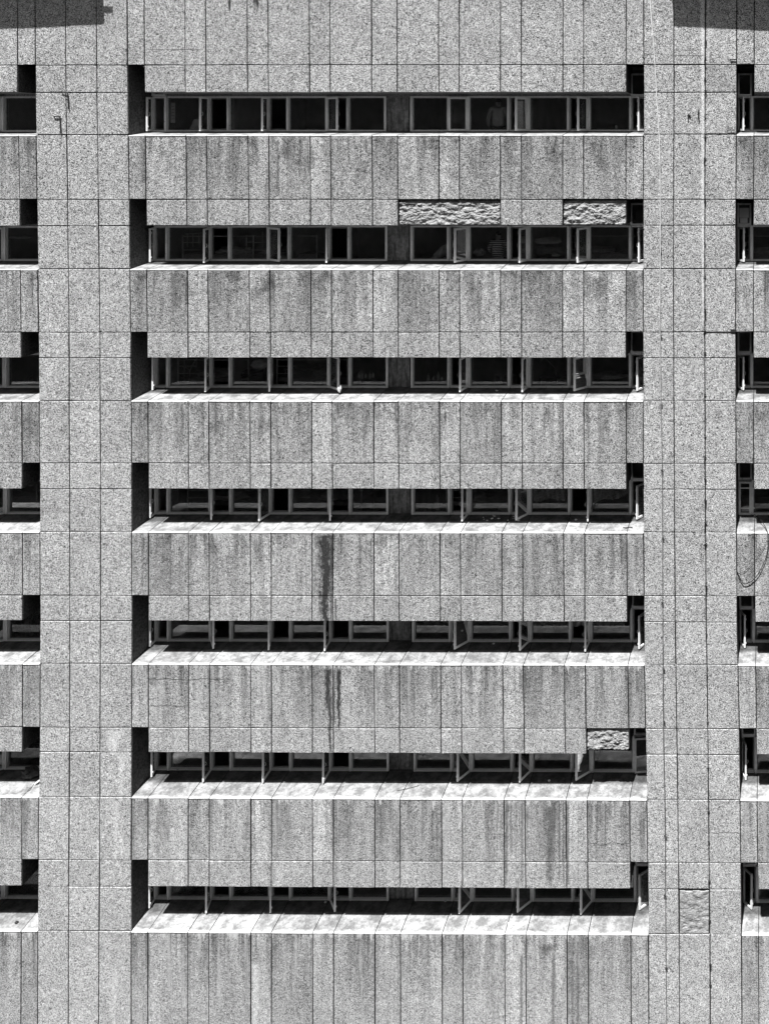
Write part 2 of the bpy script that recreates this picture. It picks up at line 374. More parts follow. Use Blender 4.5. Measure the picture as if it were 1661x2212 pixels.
BAYS = [(1, K0 + 1), (K0 + 4, K0 + 21), (K0 + 24, K0 + 28)]          # joint ranges of the three bays
PIERS = [(0, 1), (K0 + 1, K0 + 4), (K0 + 21, K0 + 24), (K0 + 28, K0 + 29)]
YTOP, YBOT = -330, 300 + CZ * U - 4
# upper wall over everything
mb = MB()
for (ya, yb) in ((-330, -190), (-190, -60)):
    grid(mb, 0, K0 + 29, lambda x: ya, lambda x: yb, rt())
grid(mb, 0, K0 + 29, lambda x: -60, lambda x: hy(ROW[0][0], x), rt(0.95, 1.06))
mb.box(X(xj(0, 0)), X(xj(K0 + 29, 0)), 0.05, 1.1, Z(136), Z(YTOP), 1)
mb.build('upper_wall', [M['pier'], M['joint']], B)
# piers
for (k0, k1) in PIERS:
    mb = MB()
    ys = []
    for r in range(7):
        ys += [ROW[r][0], ROW[r][1], tuple(v - (1.5 if r < 2 else 1) for v in ROW[r][2])]
    ys += [(2330, 2330), (2560, 2560), (YBOT, YBOT)]
    for a, b in zip(ys, ys[1:]):
        skip = ()
        if k0 == K0 + 21 and a == ROW[6][1]: skip = (K0 + 22,)
        grid(mb, k0, k1, lambda x: hy(a, x), lambda x: hy(b, x), rt(0.94, 1.06), skip=skip)
    # core, following the surveyed edges; its sides are the return walls of the recesses
    yy = [139] + YK[1:] + [YBOT]
    yy = sorted(set(yy))
    for a, b in zip(yy, yy[1:]):
        lo = [(X(xj(k0, b)) + .004, 0.05, Z(b)), (X(xj(k1, b)) - .004, 0.05, Z(b)), (X(xj(k1, b)) - .004, 1.1, Z(b)), (X(xj(k0, b)) + .004, 1.1, Z(b))]
        hi = [(X(xj(k0, a)) + .004, 0.05, Z(a)), (X(xj(k1, a)) - .004, 0.05, Z(a)), (X(xj(k1, a)) - .004, 1.1, Z(a)), (X(xj(k0, a)) + .004, 1.1, Z(a))]
        p = lo + hi
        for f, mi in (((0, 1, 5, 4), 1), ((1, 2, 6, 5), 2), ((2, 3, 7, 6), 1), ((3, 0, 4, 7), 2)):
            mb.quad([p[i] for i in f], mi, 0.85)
    mb.build('pier', [M['pier'], M['joint'], M['side']], B)
# horizontal bands, lintels and sills
bands = {}
def dxr(k, y): return xj(k, y) - xj(k, 240)
TONES = {}
for bi, (k0, k1) in enumerate(BAYS):
    for r in range(7):
        nt_, lb, sf = ROW[r]
        # lintel (skips the notch columns beside the piers)
        l0, l1 = (k0, k1) if bi == 1 else (k0, k1)
        a0 = k0 + 1 if bi in (1, 2) else k0
        a1 = k1 - 1 if bi in (0, 1) else k1
        mb = MB(); rough = []
        if bi == 1 and r == 1: rough = [K0 + 13, K0 + 14, K0 + 15, K0 + 18, K0 + 19]
        if bi == 1 and r == 5: rough = [K0 + 19]
        mat = 'pier' if r == 0 else 'band'
        grid(mb, a0, a1, lambda x: hy(nt_, x), lambda x: hy(lb, x), rt(0.93, 1.07), skip=rough, band_top=(lambda x: hy(ROW[r - 1][2], x)) if r else None)
        ym = hy(lb, xj(a0, 600)); yn = hy(nt_, xj(a0, 600))
        for k in range(a0, a1):        # solid lintel core
            xa, xb = xj(k, yn), xj(k + 1, yn)
            za, zb = Z(hy(lb, xa)) + 0.012, Z(hy(lb, xb)) + 0.012
            dy = 0.05 if k not in rough else 0.16
            e0 = 0.004 if k == a0 else 0; e1 = 0.004 if k == a1 - 1 else 0
            lo = [(X(xa) + e0, dy, za), (X(xb) - e1, dy, zb), (X(xb) - e1, 1.1, zb), (X(xa) + e0, 1.1, za)]
            hi = [(X(xa) + e0, dy, Z(hy(nt_, xa)) - .002), (X(xb) - e1, dy, Z(hy(nt_, xb)) - .002), (X(xb) - e1, 1.1, Z(hy(nt_, xb)) - .002), (X(xa) + e0, 1.1, Z(hy(nt_, xa)) - .002)]
            p = lo + hi
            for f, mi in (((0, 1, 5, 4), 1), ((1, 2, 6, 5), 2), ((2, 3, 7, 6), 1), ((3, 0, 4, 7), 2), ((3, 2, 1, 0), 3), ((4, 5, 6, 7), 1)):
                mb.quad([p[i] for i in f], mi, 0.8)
            # head strip above the window frames
            mb.box(X(xa), X(xb), 0.96, 1.08, za - 0.105, za - 0.002, 3)
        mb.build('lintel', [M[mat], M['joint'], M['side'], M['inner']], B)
        # spandrel band below the sill
        nxt = (ROW[r + 1][0]) if r < 6 else (2330, 2330)
        mb = MB()
        top = lambda x: hy(sf, x) + 0.0
        grid(mb, k0, k1, top, lambda x: hy(nxt, x), (lambda k: random.uniform(0.82, 1.12) * (1.06 if (k - K0) in (6, 8, 10, 12, 14, 16, 18) else 0.97)), band_top=lambda x: hy(sf, x))
        if r == 6:
            grid(mb, k0, k1, lambda x: 2330, lambda x: 2560, rt()); grid(mb, k0, k1, lambda x: 2560, lambda x: YBOT, rt())
        for k in range(k0, k1):
            xa, xb = xj(k, hy(sf, 600)), xj(k + 1, hy(sf, 600)); nb = nxt if r < 6 else (YBOT, YBOT)
            xa2, xb2 = xj(k, hy(nxt, 600)), xj(k + 1, hy(nxt, 600))
            lo = [(X(xa2), 0.05, Z(hy(nb, xa)) + .004), (X(xb2), 0.05, Z(hy(nb, xb)) + .004), (X(xb2), 1.1, Z(hy(nb, xb)) + .004), (X(xa2), 1.1, Z(hy(nb, xa)) + .004)]
            hi = [(X(xa), 0.05, Z(hy(sf, xa)) - .03), (X(xb), 0.05, Z(hy(sf, xb)) - .03), (X(xb), 1.1, Z(hy(sf, xb)) - .03), (X(xa), 1.1, Z(hy(sf, xa)) - .03)]
            p = lo + hi
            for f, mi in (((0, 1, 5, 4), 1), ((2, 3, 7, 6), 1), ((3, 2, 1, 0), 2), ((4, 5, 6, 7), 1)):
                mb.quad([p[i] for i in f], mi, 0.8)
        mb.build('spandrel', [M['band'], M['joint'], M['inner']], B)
        # sloping sill, one cast piece per panel
        mb = MB()
        for k in range(k0, k1):
            ye = hy(sf, 600)
            xa, xb = xj(k, ye), xj(k + 1, ye); g = 0.009
            za, zb = Z(hy(sf, xa)) + jit(0.004), Z(hy(sf, xb)) + jit(0.004)
            xA, xB = X(xa) + g, X(xb) - g; tn = random.uniform(0.85, 1.12)
            prof = [(-0.008, -0.022), (-0.010, -0.008), (0.004, 0.0), (0.02, 0.002), (0.3, 0.3 * SLOPE), (1.0, 1.0 * SLOPE), (1.0, -0.022)]
            A = [(xA, y_, za + z_) for y_, z_ in prof]; Bq = [(xB, y_, zb + z_) for y_, z_ in prof]
            for i in range(len(prof)):
                j = (i + 1) % len(prof); mb.quad([A[i], Bq[i], Bq[j], A[j]], 0, tn)
            mb.quad(list(reversed(A)), 0, tn); mb.quad(Bq, 0, tn)
            mb.box(xB, xB + 2 * g, 0.0, 1.0, za - 0.02, za - 0.012, 1)
            mb.quad([(xB, .01, zb - .004), (xB + 2 * g, .01, zb - .004), (xB + 2 * g, 1.0, zb + SLOPE - .004), (xB, 1.0, zb + SLOPE - .004)], 1)
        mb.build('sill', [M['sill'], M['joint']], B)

# broken panels: rough displaced faces
def rough_panel(x0, x1, y0, y1, label, dtop=0.08, seed=0, base=0.07, rk=1.0):
    mb = MB(); nx = int((x1 - x0) / 1.3); ny = int((y1 - y0) / 1.3)
    P = []
    for j in range(ny + 1):
        row = []
        for i in range(nx + 1):
            u, v = i / nx, j / ny
            x = X(x0 + (x1 - x0) * u); z = Z(y0 + (y1 - y0) * v)
            n = mnoise.fractal(Vector((x * 5.5, seed, z * 9)), 0.9, 2.1, 5) * 0.042 * rk + mnoise.fractal(Vector((x * 22, seed + 5, z * 30)), 0.8, 2.0, 3) * 0.012 * rk + (mnoise.noise(Vector((x * 2.3, seed, z * 3.1)))) * 0.03 * rk
            d = base - 0.02 + n
            t = v * (y1 - y0) / U
            if t < dtop * (0.8 + 0.5 * mnoise.noise(Vector((x * 3, seed, 1)))): d = base + 0.055 + n * 0.3
            if i in (0, nx) or j in (0, ny): d = 0.14 if rk > .9 else base + n * .5
            if j == ny: z += (mnoise.noise(Vector((x * 7, seed, 3))) * .5 + .25) * .05
            row.append((x, max(0.005, d), z))
        P.append(row)
    for j in range(ny):
        for i in range(nx): mb.quad([P[j + 1][i], P[j + 1][i + 1], P[j][i + 1], P[j][i]])
    o = mb.build('broken_panel', M['rough'], B, weld=True); o['label'] = label
rough_panel(xj(K0 + 13, 450) + 1, xj(K0 + 16, 450) - 1, 432, 485.5, 'long rough broken concrete panel left of centre', seed=1)
rough_panel(xj(K0 + 18, 450) + 1, xj(K0 + 20, 450) - .5, 432, 485, 'short rough broken concrete panel beside the notch', seed=9, dtop=0.10)
rough_panel(xj(K0 + 19, 1600) + 1, xj(K0 + 20, 1600) - .5, 1575.5, 1623, 'rough broken concrete panel above a lower window', seed=17, dtop=0.06)
rough_panel(xj(K0 + 22, 1970) + 1.5, xj(K0 + 23, 1970) - 1.5, 1926, 2019, 'rippled spalled concrete panel on the pier', seed=25, dtop=0.02, base=0.035, rk=0.5)

# canopies on the roof edge whose shadows fall on the top of the wall
def canopy(x0, x1, ys0, ys1, p, xoff):
    mb = MB()
    zb = Z((ys0 + ys1) / 2) + 2.2 * p
    p0, p1 = (zb - Z(ys0)) / 2.2, (zb - Z(ys1)) / 2.2
    a, b = X(x0) - xoff * p, X(x1) - xoff * p
    mb.hexa([(a, -p0, zb), (b, -p1, zb), (b, 0.0, zb), (a, 0.0, zb)], [(a, -p0, zb + .25), (b, -p1, zb + .25), (b, 0.0, zb + .25), (a, 0.0, zb + .25)])
    return mb
mb = canopy(-330, 226, 78, 52, 1.05, 0.11)
pz_ = 0.93; mb.box(X(222) - .1, X(244) - .1, -pz_ - .04, -pz_ + .04, Z(27) + 2.2 * (pz_ + .04), Z(14) + 2.2 * (pz_ - .04) + .02)
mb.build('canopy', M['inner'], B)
canopy(1456, 1990, 57, 83, 1.05, 0.11).build('canopy', M['inner'], B)

# ------------------------------------------------------------------ rooms
for bi, (k0, k1) in enumerate(BAYS):
    for r in range(7):
        nt_, lb, sf = ROW[r]
        xa = xj(k0, hy(sf, 600)) - 3; xb = xj(k1, hy(sf, 600)) + 3; xm = (xa + xb) / 2
        zt = Z(hy(nt_, xm)) + 0.15; zf = Z(hy(sf, xm)) - 1.0; yb = 5.2
        mb = MB(); x0, x1 = X(xa), X(xb)
        mb.quad([(x0, yb, zf), (x1, yb, zf), (x1, yb, zt), (x0, yb, zt)])
        mb.quad([(x0, 1.08, zf), (x1, 1.08, zf), (x1, yb, zf), (x0, yb, zf)])
        mb.quad([(x0, 1.08, zt), (x0, yb, zt), (x1, yb, zt), (x1, 1.08, zt)])
        mb.quad([(x0, 1.08, zf), (x0, yb, zf), (x0, yb, zt), (x0, 1.08, zt)])
        mb.quad([(x1, 1.08, zf), (x1, 1.08, zt), (x1, yb, zt), (x1, yb, zf)])
        if bi == 1:
            for xp in (830, 581 if r % 2 else 448, 1122): mb.box(X(xp) - .06, X(xp) + .06, 1.15, yb - .01, zf + .01, zt - .01)
        mb.build('room', M['room'], B)

# ------------------------------------------------------------------ windows
FW, FY0, FY1 = 0.050, 0.925, 1.03
def bar(mb, x0, x1, z0, z1, y0=FY0, y1=FY1, mi=0): mb.box(x0, x1, y0, y1, z0, z1, mi)
def frame(mb, x0, x1, z0, z1, w, y0, y1, mi=0):
    bar(mb, x0, x0 + w, z0, z1, y0, y1, mi); bar(mb, x1 - w, x1, z0, z1, y0, y1, mi)
    bar(mb, x0 + w, x1 - w, z0, z0 + w, y0 + .003, y1 - .003, mi); bar(mb, x0 + w, x1 - w, z1 - w, z1, y0 + .003, y1 - .003, mi)
def pane(parent, x0, x1, z0, z1, y): 
    mb = MB(); mb.box(x0, x1, y, y + 0.004, z0, z1); return mb.build('pane', M['glass'], parent)
def wide(x0, x1, z0, z1):
    mb = MB(); frame(mb, x0 + .003, x1 - .003, z0, z1, 0.036, FY0 + .03, FY1)
    frame(mb, x0 + .046, x1 - .046, z0 + .040, z1 - .040, 0.016, FY0 + .06, FY1 - .008, 1)
    for xx in (x0, x1):                      # posts stand proud of the frames on both sides
        q0, q1 = (xx - .020, xx + .032) if xx == x0 else (xx - .032, xx + .020)
        bar(mb, q0, q1, z0 + .002, z1 - .002, FY0 - .018, FY0 + .018)
    bar(mb, x0 + .033, x1 - .033, z0 + .001, z0 + .034, FY0 - .010, FY0 + .026)
    o = mb.build('window', [M['paint'], M['rebatepaint']], B)
    pane(o, x0 + .06, x1 - .06, z0 + .048, z1 - .048, 0.995)
    return o
def upper(x0, x1, z0, z1, board=False):
    mb = MB(); frame(mb, x0 + .003, x1 - .003, z0, z1, 0.045, FY0, FY1)
    o = mb.build('upper_window', M['paint'], B); pane(o, x0 + .04, x1 - .04, z0 + .04, z1 - .04, 0.99)
    if board:
        mb = MB(); mb.box(x0 + .06, x1 - .07, 0.915, 0.922, z0 + .20, z1 - .12); mb.box(x0 + .075, x1 - .10, 0.916, 0.923, z0 + .06, z0 + .192); b = mb.build('board', M['paper'], o); b['label'] = 'pale torn board covering the upper window'
def casement(x0, x1, z0, z1, side, target, fixed=None):
    """side -1: hinged on the left jamb, +1: on the right; target: where the free edge stands in the survey"""
    mb = MB(); frame(mb, x0 + .003, x1 - .003, z0, z1, 0.040, FY0 + .03, FY1)
    frame(mb, x0 + .052, x1 - .052, z0 + .050, z1 - .050, 0.022, FY0 + .07, FY1 - .008, 1)
    bar(mb, x0 + .036, x1 - .036, z0 + .001, z0 + .028, FY0 - .008, FY0 + .026)
    o = mb.build('casement_window', [M['paint'], M['rebatepaint']], B)
    w_ = min(0.50, (x1 - x0) - 0.05); hx = (x0 + .025) if side < 0 else (x1 - .025); hyy = FY0 - 0.005
    best = (1e9, 60)
    if fixed is None:
        for t in range(20, 126):
            th = math.radians(t); X_ = hx - side * w_ * math.cos(th); Y_ = hyy - w_ * math.sin(th)
            sx = VX + U * X_ * D / (D + Y_); e = abs(sx - target)
            if e < best[0]: best = (e, t)
        th = math.radians(best[1])
    else: th = math.radians(fixed)
    ux = Vector((-side * math.cos(th), -math.sin(th), 0)); uy = Vector((math.sin(th) * -side, math.cos(th), 0)); uz = Vector((0, 0, 1))
    if side > 0: uy = Vector((-math.sin(th), math.cos(th), 0))
    else: uy = Vector((math.sin(th), math.cos(th), 0))
    H = Vector((hx, hyy, 0)); T = 0.019; W = 0.048; za, zb = z0 + .012, z1 - .03
    mb = MB(); hz = (zb - za) / 2; zc = (za + zb) / 2
    mb.obox(H + ux * (W / 2) + uz * zc, ux * (W / 2), uy * T, uz * hz); mb.obox(H + ux * (w_ - W / 2) + uz * zc, ux * (W / 2), uy * T, uz * hz)
    for zz in (za + W / 2, zb - W / 2): mb.obox(H + ux * (w_ / 2) + uz * zz, ux * (w_ / 2 - W), uy * (T - .002), uz * (W / 2))
    s = mb.build('sash', M['paint'], o)
    mb = MB(); mb.obox(H + ux * (w_ / 2) + uz * zc, ux * (w_ / 2 - W + .005), uy * 0.002, uz * (hz - W + .005)); mb.build('pane', M['glass'], o)
    # D-shaped pull on the room side
    c = H + ux * (w_ - W / 2) + uz * zc; inn = uy * 1.0
    pts = [c + inn * (T + 0.055 * math.sin(a)) + uz * (0.05 * math.cos(a)) for a in [math.pi * i / 8 for i in range(9)]]
    mb = MB(); mb.tube(pts, 0.006, 6); mb.build('handle', M['steel'], o)
    mb = MB()
    for zz in (za + .12, zb - .12):
        c2 = H + ux * (w_ - 0.01) + uz * zz; mb.obox(c2 + inn * (T + .012), ux * .008, inn * .012, uz * .02)
    mb.build('latch', M['steel'], o)
    return th
BL = [277, 308, 403, 448, 536, 581.5, 669.5, 716, 801]
BR = [859, 942, 987, 1077, 1122, 1211, 1257, 1351, 1389.5]
OUT = [  # free edge of each open casement, left group then right group, then the right bay's first
 [317, 432, 566, 729, 972, 1113.5, 1248, 1378.6, 1606], [323.5, 440, 603.7, 705, 981.5, 1121.5, 1246.5, 1379, 1607],
 [329, 443, 582, 732, 993, 1127.5, 1239.5, 1375.5, 1606], [323.5, 456, 559.5, 712.5, 998, 1114, 1269, 1375, None],
 [323, 461, 580.5, 701, 981, 1122, 1263.5, 1380, 1609], [327, 438.5, 567.5, 697.5, 987, 1122, 1243.5, None, 1611],
 [322, 445, 584.5, 724, 991, 1117, 1254, 1380, 1624]]
THS = []
for r in range(7):
    nt_, lb, sf = ROW[r]; ys = hy(sf, 600)
    def zz(x):
        zs = Z(hy(sf, x)) + 0.109 - 0.005
        return zs, Z(hy(lb, x)) - (0.055 if r == 0 else 0.088), Z(hy(nt_, x)) - 0.16
    dl, dr_ = dxr(K0 + 8, ys), dxr(K0 + 17, ys); de = dxr(K0 + 21, ys)
    bl = [v + dl for v in BL]; bl[0] = xj(K0 + 4, ys) + .5
    br = [v + dr_ for v in BR]; br[-1] = xj(K0 + 21, ys) - .5; br[-2] = 1351 + de
    for g, b, c0 in ((0, bl, 0), (1, br, 4)):
        ci = c0
        for i in range(8):
            x0, x1 = X(b[i]), X(b[i + 1]); z0, z1, zn = zz((b[i] + b[i + 1]) / 2)
            if (i + g) % 2 == 0:
                t = OUT[r][ci]
                THS.append(casement(x0, x1, z0, z1, -1 if g == 0 else 1, t, fixed=(26 if (r == 0 and ci == 4) else None) if t else 7)); ci += 1
                if i in (0, 7): upper(x0, x1, z1 + .01, zn)
            else: wide(x0, x1, z0, z1)
    # infill panel between the groups
    mb = MB(); z0, z1, zn = zz(830); mb.box(X(bl[-1]) + .01, X(br[0]) - .08, 0.985, 1.04, z0 - .05, z1 + .03)
    mb.box(X(bl[-1]), X(bl[-1]) + .009, 0.93, 1.04, z0, z1); mb.box(X(br[0]) - .079, X(br[0]) - .001, 1.01, 1.04, z0 - .04, z1 + .03, 1)
    mb.build('infill_panel', [M['board'], M['joint']], B)
    # right bay and left bay
    d2 = dxr(K0 + 24, ys); b = [1593.5 + d2, 1623 + d2, 1720 + d2, 1765 + d2, 1852 + d2]; b[0] = xj(K0 + 24, ys) + .5
    for i in range(4):
        x0, x1 = X(b[i]), X(b[i + 1]); z0, z1, zn = zz((b[i] + b[i + 1]) / 2)
        if i % 2 == 0:
            t = OUT[r][8] if i == 0 else None
            casement(x0, x1, z0, z1, -1, t, fixed=None if t else (4 if i == 0 else 40 + 9 * (r % 3)))
            if i == 0: upper(x0, x1, z1 + .01, zn, board=(r == 1))
        else: wide(x0, x1, z0, z1)
    d3 = dxr(K0 + 1, ys); b = [-188 + d3, -101 + d3, -56.5 + d3, 38 + d3, 76 + d3]; b[-1] = xj(K0 + 1, ys) - .5
    for i in range(4):
        x0, x1 = X(b[i]), X(b[i + 1]); z0, z1, zn = zz((b[i] + b[i + 1]) / 2)
        if i % 2 == 0: wide(x0, x1, z0, z1)
        else:
            casement(x0, x1, z0, z1, 1, None, fixed=35 if i == 1 else 60)
            if i == 3: upper(x0, x1, z1 + .01, zn)
#DETAILS
# ------------------------------------------------------------------ small things on and around the facade
def W(x, y, d):
    k = (D + d) / D; return Vector(((x - VX) / U * k, d, CZ + (VY - y) / U * k))
def curve_pts(pts, n=5):
    out = []; P = [Vector(p) for p in pts]
    for i in range(len(P) - 1):
        p0, p1, p2, p3 = P[max(i - 1, 0)], P[i], P[i + 1], P[min(i + 2, len(P) - 1)]
        for k in range(n):
            t = k / n
            out.append(0.5 * ((2 * p1) + (p2 - p0) * t + (2 * p0 - 5 * p1 + 4 * p2 - p3) * t * t + (3 * p1 - p0 - 3 * p2 + p3) * t ** 3))
    return out + [P[-1]]
def single(mb, name, mats, label, cat, group=None, smooth=True):
    return tag(mb.build(name, mats, None, smooth=smooth), label, cat, group)

# rope down the right pier, with its ties
rp = [(1396, -120), (1404, 0), (1409, 62), (1414, 130), (1418, 200), (1421.5, 262), (1425, 330), (1426, 500), (1425.5, 700), (1427, 850), (1430, 1000), (1431, 1150),
      (1431, 1300), (1432, 1450), (1433, 1600), (1436, 1750), (1437, 1900), (1438.5, 2090), (1440, 2230), (1441, 2450)]
ro = root('rope', W(1430, 2450, -.06), 'long thin rope running down the right pier, bleached at the top', 'rope')
mb = MB(); mb.tube(curve_pts([W(x, y, -.055 - .02 * math.sin(i)) for i, (x, y) in enumerate(rp)], 4), 0.009, 6); mb.build('strand', M['rope'], ro, smooth=True)
for (x, y) in [(1425.5, 360), (1426, 540), (1427, 724), (1428, 874), (1430, 1016), (1432, 1162), (1430.5, 1302), (1433, 1446), (1434, 1560), (1437, 1807), (1436.5, 1936), (1439, 2093)]:
    mb = MB(); c = W(x, y, -.04); mb.obox(c, Vector((.030, 0, random.uniform(-.008, .008))), Vector((0, .022, 0)), Vector((0, 0, .007)))
    mb.obox(c + Vector((-.015, .012, .008)), Vector((.008, 0, 0)), Vector((0, .01, 0)), Vector((0, 0, .008))); mb.build('tie', M['metal'], ro)
# lightning conductor with clips on the joint of the right pier
lc = root('lightning_conductor', W(1534, 2500, -.02), 'thin dark wire clipped along the middle joint of the right pier', 'wire')
mb = MB(); ys = [-150] + list(range(0, 2500, 70)); mb.tube([W(xj(K0 + 23, y) + .6 * math.sin(y), y, -.012) for y in ys], 0.004, 6); mb.build('conductor_wire', M['metal'], lc)
for y in (30, 86, 122, 141, 168, 194, 250, 292, 340, 431, 527, 596, 668, 715, 761, 851, 940, 987, 1035, 1081, 1129, 1175, 1266, 1370, 1461, 1561, 1660, 1754, 1820, 1905, 1990, 2084, 2129):
    mb = MB(); c = W(xj(K0 + 23, y), y, -.03); s_ = random.uniform(.7, 1.25)
    mb.obox(c, Vector((.030 * s_, 0, random.uniform(-.01, .01))), Vector((0, .012, 0)), Vector((0, 0, .009)))
    if random.random() < .55:
        dx = random.choice((-.02, .02)); L = random.uniform(.03, .10)
        mb.obox(c + Vector((dx, .0, -L)), Vector((.008, 0, 0)), Vector((0, .012, 0)), Vector((.006, 0, L)))
    mb.build('clip', M['metal'], lc)
# loose cables hanging at the right edge
def zr(zx, zy, d): return W(1488.4 + zx * .1563, 985.3 + zy * .1563, d)
P = [(900, 800, .80), (950, 850, .55), (1000, 895, .38), (1045, 965, .2), (1083, 1050, -.02), (1094, 1130, -.05), (1092, 1230, -.05), (1070, 1380, -.05), (1022, 1500, -.05), (960, 1620, -.05), (905, 1692, -.05), (840, 1745, -.05), (775, 1766, -.05),
     (738, 1745, -.05), (700, 1680, -.05), (670, 1610, -.04), (655, 1572, -.01)]
mb = MB(); mb.tube(curve_pts([zr(*p) for p in P], 4), 0.0095, 8); single(mb, 'cable', M['rubber'], 'thick black cable looping low under the sill at the right edge', 'cable')
P = [(1081, 1062, -.03), (1088, 1130, -.03), (1060, 1200, -.03), (990, 1330, -.03), (905, 1450, -.03), (820, 1540, -.03), (745, 1607, -.03), (700, 1602, -.03), (657, 1580, -.02)]
mb = MB(); mb.tube(curve_pts([zr(*p) for p in P], 4), 0.004, 6); single(mb, 'cable', M['rubber'], 'thinner of the two cables, slack above the thick loop at the right edge', 'cable')
mb = MB(); c = zr(913, 820, .86); mb.box(c.x - .035, c.x + .035, .84, .88, c.z - .035, c.z + .035); mb.tube([zr(860, 780, .85), zr(890, 800, .83), zr(905, 815, .85)], .008, 6)
single(mb, 'socket_box', M['steel'], 'small socket box with a cable on the sill of the barred casement', 'socket', smooth=False)
for zy in (440, 718):
    mb = MB(); a, b = zr(700, zy, .90), zr(905, zy, .90); mb.box(a.x, b.x, .888, .905, a.z - .016, a.z + .016); mb.build('window_rail', M['paint'], B)
# bent rods and stubs left in the wall
def rod(paths, label, r=.010, d=-.035, grp=None):
    mb = MB()
    for p in paths: mb.tube([W(x, y, d if i else 0.0) if i == 0 else W(x, y, d) for i, (x, y) in enumerate(p)], r, 6)
    single(mb, 'steel_rod', M['metal'], label, 'rod', grp)
rod([[(133, 197.5), (134, 198), (146, 200.5), (148, 235)]], 'bent dark rod hanging from the joint crossing, upper one on the left pier', .013)
rod([[(116, 250), (117, 250.3), (131, 250.5)], [(129, 250), (129, 251), (131, 288)]], 'bent dark rod in the middle of a panel, lower one on the left pier', .013)
rod([[(1488, 246), (1486, 247), (1486.5, 256)], [(1486, 249), (1491, 248)]], 'stub of rusted bar in the right pier, further from the conductor', .018)
rod([[(1509, 237), (1509, 240), (1508, 245), (1510, 256)]], 'stub of rusted bar in the right pier, next to the conductor', .020)
rod([[(1577, 127), (1578, 127.2), (1590, 127)]], 'short dark bar at the right edge of the right pier above the first joint', .014)
rod([[(1571, 280), (1572, 280.3), (1587, 280)]], 'short dark bar above the second joint of the right pier', .009)
mb = MB(); a = W(1584.5, 713.5, 0); mb.box(a.x - .075, a.x + .075, -.03, 0.02, a.z - .038, a.z + .034); b_ = W(1550, 716, 0); mb.box(b_.x - .33, a.x - .075, -.012, .01, a.z - .05, a.z - .028)
single(mb, 'junction_box', M['metal'], 'dark metal box with a flat bar at the corner of the right pier', 'box', smooth=False)

# litter on the sills
def lump(c, rx, ry, rz, n=10, seed=0, am=.35):
    mb = MB(); P = []
    for j in range(n + 1):
        ph = math.pi * j / n; row = []
        for i in range(2 * n):
            th = math.pi * i / n; d = Vector((math.sin(ph) * math.cos(th), math.sin(ph) * math.sin(th), math.cos(ph)))
            k = 1 + am * mnoise.fractal(d * 1.7 + Vector((seed, 0, 0)), .8, 2, 3)
            row.append(Vector(c) + Vector((d.x * rx * k, d.y * ry * k, d.z * rz * k)))
        P.append(row)
    for j in range(n):
        for i in range(2 * n): mb.quad([P[j][i], P[j + 1][i], P[j + 1][(i + 1) % (2 * n)], P[j][(i + 1) % (2 * n)]])
    return mb
def sill_z(r, x, d): return Z(hy(ROW[r][2], x)) + SLOPE * d
def on_sill(r, x, d, h=0.0): p = Vector((X(VX + (x - VX) * (D + d) / D), d, 0)); p.z = sill_z(r, x, d) + h; return p
c = on_sill(6, 1103, .18, .055); single(lump(c, .085, .05, .06, 8, 3, .5), 'crumpled_bag', M['paper'], 'crumpled white bag lying on the lowest sill', 'bag')
c = on_sill(5, 66, .66, .12); single(lump(c, .21, .14, .15, 12, 8, .5), 'cloth_bundle', M['cloth_dark'], 'dark cloth bundle on the sill beside the left pier', 'bundle')
mb = MB()
for k in (0, 1):
    q0 = on_sill(5, 80 + k * 2.5, .42, .02 + .03 * k); mb.obox(q0 + Vector((0, 0, .03)), Vector((.03, .01, .02)), Vector((0, .04, 0)), Vector((-.01, 0, .012)))
single(mb, 'paper_strip', M['paper'], 'pale strips poking out below the dark cloth bundle', 'paper', smooth=False)
mb = MB(); mb.tube([on_sill(5, 56, .12, .01), on_sill(5, 64, .2, .02), on_sill(5, 70, .34, .015)], .008, 5); single(mb, 'twig', M['inner'], 'dry twig on the sill just below the dark bundle', 'twig')
mb = MB(); mb.tube([on_sill(5, 858, .25, .01), on_sill(5, 880, .31, .02), on_sill(5, 905, .42, .015)], .006, 5); single(mb, 'twig', M['metal'], 'thin twig lying across the sill below the middle infill panel', 'twig')
mb = MB(); mb.tube([on_sill(3, 1346, .24, .01), on_sill(3, 1352, .2, .02), on_sill(3, 1358, .25, .015), on_sill(3, 1366, .22, .02)], .012, 5); single(mb, 'dead_leaf', M['metal'], 'dark curled leaf on the sill near the right notch', 'leaf')
c = on_sill(6, 36, .22, .02); single(lump(c, .045, .04, .025, 6, 5, .3), 'stone', M['metal'], 'dark stone on the lowest sill at the left edge', 'stone')
grp = 'scraps scattered on the shaded sill'
for i in range(16):
    x = random.uniform(1040, 1125); d = random.uniform(.55, .86); c = on_sill(3, x, d, .012); r_ = random.uniform(.012, .026)
    single(lump(c, r_ * 1.5, r_, r_ * .5, 4, i, .4), 'paper_scrap', M['paper'], 'pale scrap scattered on the shaded sill under the right-hand windows', 'scrap', grp)
for r, x, d, lb_ in ((2, 1073, .66, 'pale pebble on the shaded third sill, right half'), (4, 1066, .82, 'pale pebble on the shaded fifth sill, right half'), (5, 1186, .6, 'pale round pebble on the shaded sixth sill'),
                     (6, 962, .9, 'pale pebble on the lowest sill right of the infill panel'), (6, 703, .85, 'pale pebble on the lowest sill, left half'), (3, 1244, .62, 'pale chip on the fourth sill below a curtained window')):
    c = on_sill(r, x, d, .02); single(lump(c, .035, .03, .022, 5, x, .2), 'pebble', M['cloth_light'], lb_, 'pebble')
c = W(733, 839, .42); o = single(lump(c, .05, .03, .10, 8, 2, .35), 'rag', M['cloth_light'], 'white rag hanging from the free end of an open casement', 'rag')

